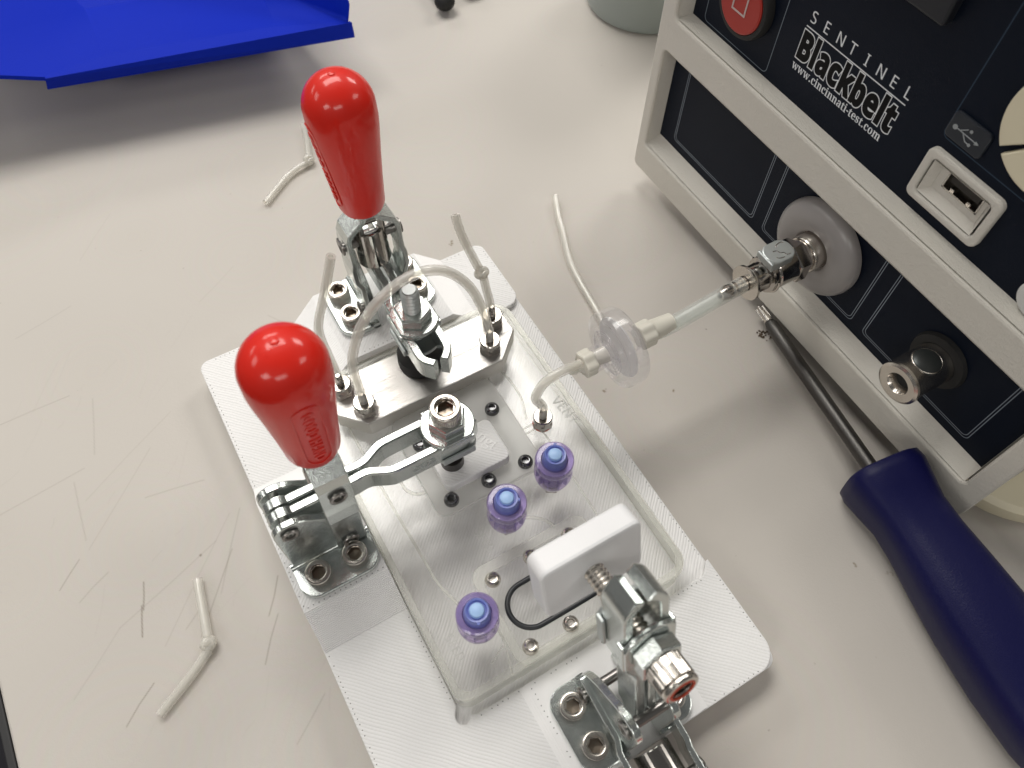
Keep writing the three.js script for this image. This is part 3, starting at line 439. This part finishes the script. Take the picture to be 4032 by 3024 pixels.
// ---------------------------------------------------------------- leak tester
{
  const t = thing('leak_tester', 'grey bench leak tester with dark front panels, logo, red button and metal ports', 'leak tester', [222, 0, 0]);
  const zy = (z0, y0, z1, y1, r) => rr(-z1, y0, -z0, y1, r);                       // shape (-z, y)
  const holeOf = (z0, y0, z1, y1, r) => new THREE.Path(zy(z0, y0, z1, y1, r).getPoints(6).reverse());
  const fr = zy(-10, 9, 201.8, 186, 3); fr.holes.push(holeOf(-4.6, 24, 194.2, 75.2, 2.5), holeOf(-1.6, 90.2, 196, 180, 3));
  const funnel = (f, b, x0, x1) => { const A = [[f[0], f[1]], [f[2], f[1]], [f[2], f[3]], [f[0], f[3]]], B = [[b[0], b[1]], [b[2], b[1]], [b[2], b[3]], [b[0], b[3]]], p = []; for (let k = 0; k < 4; k++) { const q = (k + 1) % 4, P = [x0, A[k][1], A[k][0]], Q = [x0, A[q][1], A[q][0]], R = [x1, B[q][1], B[q][0]], S = [x1, B[k][1], B[k][0]]; p.push(...P, ...Q, ...R, ...P, ...R, ...S); } const g = new THREE.BufferGeometry(); g.setAttribute('position', new THREE.Float32BufferAttribute(p, 3)); g.computeVertexNormals(); return g; };
  mesh('front_frame', [plateX(fr, 0, 2.6, 1), funnel([-4, 24.6, 193.6, 74.6], [-3.4, 28.6, 193, 74], 1, 8.2), funnel([-1, 90.8, 195.4, 179.4], [.4, 91.6, 195, 179], 1, 8.2)], M.shell, t);
  mesh('case', [box(13, 10.5, -9.2, 190, 185, 201, 2)], std([.4, .385, .35], .6), t).userData.label = 'plain grey housing behind the front frame';
  for (const [x, z] of [[50, 186], [50, 8]]) { const o = mesh('foot', lathe([[0, 0], [37, 0], [38.6, 1.5], [39, 8], [37, 10.2], [0, 10.2]], 64), M.cream, t); o.position.set(x * K, .1 * K, z * K); o.userData.label = 'round cream foot'; }
  // printed panels
  const print = (w, h, s, draw) => { const cv = document.createElement('canvas'); cv.width = Math.round(w * s); cv.height = Math.round(h * s); const c = cv.getContext('2d'); c.scale(s, s); c.fillStyle = 'rgb(14,21,34)'; c.fillRect(0, 0, w, h); draw(c); const tx = new THREE.CanvasTexture(cv); tx.colorSpace = THREE.SRGBColorSpace; tx.anisotropy = 8; return tx; };
  const panel = (name, z0, y0, z1, y1, tx) => { const g = new THREE.PlaneGeometry(z1 - z0, y1 - y0).rotateY(-PI / 2).translate(7.4, (y0 + y1) / 2, (z0 + z1) / 2); const m = new THREE.MeshPhysicalMaterial({ map: tx, specularIntensity: .25, roughness: .46, bumpMap: rep(grain, .08), bumpScale: .00004 }); return mesh(name, [g, new THREE.BoxGeometry(.8, y1 - y0, z1 - z0).translate(7.9, (y0 + y1) / 2, (z0 + z1) / 2)].slice(0, 1), m, t, true); };
  const rrect = (c, x, y, w, h, r) => { c.beginPath(); c.moveTo(x + r, y); c.arcTo(x + w, y, x + w, y + h, r); c.arcTo(x + w, y + h, x, y + h, r); c.arcTo(x, y + h, x, y, r); c.arcTo(x, y, x + w, y, r); c.closePath(); };
  const lowTex = print(196.4, 46, 8, (c) => { c.strokeStyle = 'rgb(150,158,166)'; c.lineWidth = .28; for (const [a, b] of [[6.3, 62.4], [68.6, 123], [129.2, 182.8]]) for (const i of [0, 1]) { rrect(c, a + 3.4 + .9 * i, -10, b - a - 1.8 * i, 51.8 - .9 * i, 2); c.stroke(); } });
  panel('lower_panel', -3.6, 28.4, 193, 74.4, lowTex);
  const y1 = 179.2, upTex = print(195, 88, 8, (c) => {
    const X = (z) => z - .2, Y = (y) => y1 - y;
    c.strokeStyle = 'rgb(128,138,146)'; c.lineWidth = .3; rrect(c, X(7), Y(150), 37, 57, 2); c.stroke();
    c.strokeStyle = 'rgb(52,68,84)'; c.lineWidth = .35; rrect(c, X(115), Y(172), 74, 53, 2); c.stroke();
    c.fillStyle = 'rgb(225,228,230)'; c.strokeStyle = 'rgb(225,228,230)';
    const fit = (s, font, z, y, w, h, stroke) => { c.save(); c.font = font; const m = c.measureText(s); c.translate(X(z), Y(y)); c.scale(w / m.width, h); if (stroke) { c.lineWidth = stroke; c.lineJoin = 'miter'; c.miterLimit = 3; c.strokeText(s, 0, 0); } else c.fillText(s, 0, 0); c.restore(); };
    c.font = '5.6px sans-serif'; 'SENTINEL'.split('').forEach((ch, k) => c.fillText(ch, X(54.6) + k * 6.1 + (ch === 'I' ? .9 : 0), Y(120.3)));
    c.fillRect(X(54.2), Y(118.9), 45.6, .45);
    c.save(); c.font = 'bold 12px sans-serif'; const m = c.measureText('Blackbelt'); c.translate(X(53.6), Y(107)); c.scale(45.4 / m.width, 1.12); c.lineJoin = 'round'; c.strokeStyle = 'rgb(225,228,230)'; c.lineJoin = 'miter'; c.miterLimit = 2; c.lineWidth = 1.55; c.strokeText('Blackbelt', 0, 0); c.strokeStyle = c.fillStyle = 'rgb(9,9,11)'; c.lineWidth = .8; c.strokeText('Blackbelt', 0, 0); c.fillText('Blackbelt', 0, 0); c.restore();
    fit('www.cincinnati-test.com', 'bold 4.2px serif', 54, 102.6, 43.4, 1);
  });
  { const hs = new THREE.Shape(); hs.moveTo(-195.2, 91.2); hs.lineTo(-.2, 91.2); hs.lineTo(-.2, 179.2); hs.lineTo(-195.2, 179.2); hs.closePath(); hs.holes.push(holeOf(117.4, 99.2, 140.8, 112.9, 2));
    const g = new THREE.ShapeGeometry(hs).rotateY(-PI / 2).scale(1, 1, -1), p = g.attributes.position, uv = g.attributes.uv; flip(g.toNonIndexed());
    const g2 = flip(g.toNonIndexed()), P = g2.attributes.position, Q = g2.attributes.uv; for (let i = 0; i < P.count; i++) { P.setX(i, 7.4); P.setZ(i, Math.abs(P.getZ(i))); Q.setXY(i, (P.getZ(i) - .2) / 195, (P.getY(i) - 91.2) / 88); } g2.computeVertexNormals();
    mesh('upper_panel', g2, new THREE.MeshPhysicalMaterial({ map: upTex, specularIntensity: .25, roughness: .46, bumpMap: rep(grain, .08), bumpScale: .00004 }), t, true); }
  // red button with its black ring
  const xf = (g) => g.rotateZ(PI / 2);                    // lathe y -> -x
  const bt = mesh('stop_button', xf(lathe([[0, 4.2], [10, 4.2], [10.6, 3.8], [10.7, 0]], 48)), M.redKey, t); bt.position.set(7.2 * K, 112 * K, 27 * K);
  mesh('button_ring', xf(lathe([[10.8, 2], [10.9, 3.6], [12.4, 3.4], [12.9, 2.4], [13, 0]], 48)), M.black, bt);
  const sq = new THREE.Shape(); sq.moveTo(-3.6, -3.2); sq.lineTo(3.6, -3.2); sq.lineTo(3.6, 4.5); sq.lineTo(-3.6, 4.5); sq.closePath(); sq.holes.push(new THREE.Path([[-3, -2.6], [-3, 3.9], [3, 3.9], [3, -2.6]].map(([a, b]) => new THREE.Vector2(a, b))));
  mesh('button_symbol', plateX(sq, -4.4, -4.15), std([.5, .42, .4], .6), bt);
  // raised dark box and keypad
  mesh('display_frame', [box(3.4, 146.8, 60, 7.6, 182, 100.4, 1)], M.panelDark, t);
  const kp = (a0, a1) => { const s = new THREE.Shape(), r = 18.2, i = 6; s.absarc(0, 0, r, a0, a1, false); s.absarc(0, 0, i, a1, a0, true); s.closePath(); return ext(s, 2.4, .6).rotateY(-PI / 2).translate(7.4, 141, 145.6); };
  for (let k = 0; k < 4; k++) mesh('arrow_key', kp(k * PI / 2 - PI / 4 + .06, k * PI / 2 + PI / 4 - .06).translate(0, 0, 0), M.cream, t);
  const k2 = mesh('round_key', xf(lathe([[0, 2.4], [6, 2.4], [6.6, 1.9], [6.7, 0]], 40)), std([.6, .6, .58], .5), t); k2.position.set(7.3 * K, 98.5 * K, 168 * K);
  // usb socket in its raised bezel
  const ub = zy(114.6, 96.5, 143.6, 115.6, 2.6); ub.holes.push(holeOf(117.4, 99.2, 140.8, 112.9, 2));
  const us = mesh('usb_housing', [plateX(ub, 5.2, 9, .8), funnel([118, 99.8, 140.2, 112.3], [120.4, 102, 138.4, 111.6], 5.8, 8.6), plateX((() => { const s = zy(120.4, 102, 138.4, 111.6, .5); s.holes.push(holeOf(123.6, 105, 136.6, 110.4, .3)); return s; })(), 8.4, 9)], M.shell, t);
  const fk = (z0, y0, z1, y1, x0, x1) => box(x0, y0, z0, x1, y1, z1);
  mesh('usb_socket', [fk(123.2, 104.6, 123.7, 110.8, 8.1, 12), fk(136.5, 104.6, 137, 110.8, 8.1, 12), fk(123.2, 110.3, 137, 110.8, 8.1, 12), fk(123.2, 104.6, 137, 105.1, 8.1, 12), fk(126, 105.1, 127.4, 106, 8.6, 11), fk(132.6, 105.1, 134, 106, 8.6, 11)], M.steel, us);
  mesh('usb_tongue', [fk(124.6, 107.4, 135.6, 109.6, 8.8, 12), fk(123.4, 105, 136.8, 110.5, 11.6, 12.4)], std([.02, .016, .012], .5), us);
  const tg = mesh('usb_tag', [ext(rr(-128.8, 120.2, -115.2, 129, 1.6), 1.2, .4).rotateY(PI / 2).translate(6.5, 0, 0)], std([.012, .016, .024], .4), t);
  const dot = (z, y, r) => new THREE.CylinderGeometry(r, r, .2, 16).rotateZ(PI / 2).translate(6.42, y, z), ln = (a, b) => new THREE.TubeGeometry(curve([[6.45, a[1], a[0]], [6.45, (a[1] + b[1]) / 2, (a[0] + b[0]) / 2], [6.45, b[1], b[0]]]), 6, .16, 5, false);
  mesh('usb_symbol', [dot(117.6, 124.4, .8), dot(122.6, 126.2, .5), dot(124, 122.4, .5), ln([117.6, 124.4], [125.6, 124.2]), ln([119.4, 124.4], [121.6, 126.2]), ln([120.6, 124.3], [122.4, 122.5]), ln([122.4, 122.5], [124, 122.4]), new THREE.ConeGeometry(.6, 1.3, 12).rotateX(PI / 2).translate(6.4, 124.2, 126)], std([.3, .32, .33], .6), tg);
  // frosted ring behind the coupling and the free port
  const wa = mesh('frosted_ring', xf(lathe([[7.6, 4.2], [8.4, 5.8], [10, 6.6], [13, 6.9], [15.5, 6.6], [17.4, 5.9], [18.8, 4.8], [19.7, 3.4], [20, 1.8], [19.9, .6], [19, .2], [7.6, .2]], 64)), M.washer, t); wa.position.set(7.2 * K, 51 * K, 97 * K); wa.userData.label = 'frosted grey ring round the coupled port';
  mesh('port_base', xf(cyl(9, 8.4, .1, 3, 40)), M.nickel, wa);
  const po = mesh('free_port', xf(lathe([[3, 8], [3.2, 17.8], [4.3, 19.8], [7, 20.2], [8, 19.6], [8.1, 18.6], [7.7, 18.2], [7.7, 2]], 48)), M.steel, t); po.position.set(7.4 * K, 51.4 * K, 157.6 * K); po.userData.label = 'uncovered metal port with black latch';
  mesh('port_bore', xf(cyl(3.02, 3.02, 6, 16.6, 24)), M.black, po);
  mesh('port_collar', xf(lathe([[7.8, 2.2], [10.6, 1.8], [11.2, .2]], 40)), M.black, po);
  mesh('latch', [new THREE.SphereGeometry(5.4, 28, 16).scale(1, .34, 1).translate(-10.4, 6.9, 0)], std([.05, .055, .055], .35, { metalness: .6 }), po);
  mesh('latch_ring', new THREE.TorusGeometry(5, .3, 8, 36).rotateX(PI / 2).translate(-10.4, 7.45, 0), M.steel, po);
}

// ---------------------------------------------------------------- screwdriver
{
  const t = thing('screwdriver', 'screwdriver with dark blue handle and worn steel shaft leaning beside the tester', 'screwdriver');
  const a = V([221.2, 6.4, 88.6]), b = V([203.6, 14.2, 178]), d = b.clone().sub(a).normalize();
  const place = (o) => { o.position.copy(a).multiplyScalar(K); o.quaternion.setFromUnitVectors(new THREE.Vector3(0, 1, 0), d); return o; };
  const L = a.distanceTo(b);
  place(mesh('shaft', [lathe([[0, 8.6], [1.9, 8.8], [2.7, 11], [2.9, 14], [2.9, L + 4]], 32)], M.darkSteel, t));
  place(mesh('tip', [lathe([[0, 0], [.7, .1], [1.1, .8], [1.7, 6], [1.9, 9]], 24), ...[0, 1].map((k) => box(-1.9, .6, -.35, 1.9, 7, .35).rotateY(k * PI / 2 + .4))], M.steel, t));
  // handle: rounded square section that flares, narrows and swells
  const sec = [[0, 8, .2], [.3, 12.6, .2], [1.2, 14.4, .22], [5, 14.9, .24], [11, 14, .26], [20, 12.6, .3], [30, 12.9, .33], [44, 14.2, .36], [60, 15.4, .38], [80, 15.6, .4], [98, 14.6, .42], [108, 12.8, .45], [112, 8, .5]], n = 48, pos = [], idx = [];
  for (const [y, r, e] of sec) for (let k = 0; k < n; k++) { const th = k / n * 2 * PI, c = Math.cos(th), s = Math.sin(th), p = 4.2 - e * 3, q = Math.pow(Math.pow(Math.abs(c), p) + Math.pow(Math.abs(s), p), -1 / p); pos.push(r * q * c, y, r * q * s * .98); }
  for (let i = 0; i < sec.length - 1; i++) for (let k = 0; k < n; k++) { const A = i * n + k, B = i * n + (k + 1) % n, C = A + n, D = B + n; idx.push(A, C, B, B, C, D); }
  const base = pos.length / 3; pos.push(0, 0, 0, 0, 112, 0); for (let k = 0; k < n; k++) { idx.push(base, k, (k + 1) % n); const o = (sec.length - 1) * n; idx.push(base + 1, o + (k + 1) % n, o + k); }
  const g = new THREE.BufferGeometry(); g.setAttribute('position', new THREE.Float32BufferAttribute(pos, 3)); g.setIndex(idx); g.computeVertexNormals();
  const h = mesh('handle', g, M.driver, t);
  const dh = V([-.155, .004, .985]).normalize(); h.position.set(205.2 * K, 15.2 * K, 173 * K);
  h.quaternion.setFromUnitVectors(new THREE.Vector3(0, 1, 0), dh);
}

// ---------------------------------------------------------------- blue bin, black pegs, cup, crumbs
{
  const t = thing('storage_bin', 'blue plastic open fronted storage bin cut off by the top of the picture', 'storage bin');
  const sheet = (pts, th = 2.4) => { const p = pts.map(V), n = p[1].clone().sub(p[0]).cross(p[2].clone().sub(p[0])).normalize(); if (n.y > 0) n.negate(); return new ConvexGeometry([...p, ...p.map((v) => v.clone().addScaledVector(n, th))]); };
  const fan = (pts, th = 2.2) => { const n = pts.length, p = [], ix = []; for (const q of pts) p.push(...q); for (const q of pts) p.push(q[0], q[1] - th, q[2]); for (let k = 1; k < n - 1; k++) ix.push(0, k, k + 1, n, n + k + 1, n + k);
    const g = new THREE.BufferGeometry(); g.setAttribute('position', new THREE.Float32BufferAttribute(p, 3)); g.setIndex(ix); g.computeVertexNormals();
    const e = [], r = []; for (let k = 0; k < n; k++) { const a = pts[k], b = pts[(k + 1) % n], i0 = e.length / 3; e.push(...a, ...b, b[0], b[1] - th, b[2], a[0], a[1] - th, a[2]); r.push(i0, i0 + 2, i0 + 1, i0, i0 + 3, i0 + 2); }
    const h = new THREE.BufferGeometry(); h.setAttribute('position', new THREE.Float32BufferAttribute(e, 3)); h.setIndex(r); const hh = h.toNonIndexed(); hh.computeVertexNormals(); return [g, hh]; };
  const A = [20.3, 4, -271.7], B = [114.5, 4, -248.9], D = [19.3, 33, -179.4], C = [101.5, 33, -159.7], L = [-9.1, 34, -175.1], L0 = [-26.4, 39, -179], L1 = [-82, 50, -196], R = [133, 34, -143.4], R1 = [134.3, 38, -142.6], R2 = [134.9, 48, -138.5], A2 = [-18, 4, -440], B2 = [80, 4, -415], LU = [-88, 60, -340], RU = [126, 66, -300];
  mesh('front_slope', [sheet([A, B, C, D])], M.bin, t);
  mesh('floor', [sheet([A, B, B2, A2])], M.bin, t);
  mesh('side_wall', fan([A, D, L, L0, L1, LU, A2]), M.bin, t);
  mesh('side_wall', fan([B, B2, RU, R2, R1, R, C]), M.bin, t);
  mesh('lip', [new ConvexGeometry([[-11.4, 24, -182], [-9.1, 34.2, -175.3], [134.9, 34.2, -143.4], [135.6, 24, -145.5], [-11.6, 24.4, -180], [-9.3, 34.4, -173.3], [135.4, 34.4, -141.6], [136.2, 24.4, -143.6]].map(V)), sheet([D, C, R, L])], M.bin, t);
  const peg = (x, z, a, label) => { const o = thing('black_peg', label, 'peg', [x, 6.2, z], a); mesh('shaft', cyl(3.2, 3.2, 2, 40, 24).rotateX(-PI / 2), M.black, o); mesh('head', new THREE.SphereGeometry(6, 24, 16).scale(1, .9, 1), M.black, o); return o; };
  peg(203, -174, -.1, 'black rounded peg at the top edge left of the grey green cup');
  peg(224, -181, -.5, 'black peg mostly out of frame beside the other black peg');
  const c = thing('cup', 'pale grey green translucent cup behind the tester at the top of the picture', 'cup', [313, 0, -126]);
  mesh('wall', lathe([[0, 1.5], [30, 1.5], [34, 0], [36, 1.6], [37, 5], [38.5, 90], [36.5, 90], [35, 5], [32, 3.4], [0, 3.2]], 72), M.cup, c);
  const cr = []; for (let k = 0; k < 26; k++) { const a = rnd() * 6.3, r = 4.2 * Math.sqrt(rnd()); cr.push(new THREE.IcosahedronGeometry(.18 + rnd() * .36, 0).scale(1, .5, 1.5).rotateY(rnd() * 3).translate(218.6 + r * Math.cos(a) * .8, .25, 98.4 + r * Math.sin(a))); }
  tag(mesh('crumbs', cr, M.crumb), 'little patch of brown crumbs on the bench left of the screwdriver shaft', 'crumbs', null, 'stuff');
}
renderer.render(scene, camera);
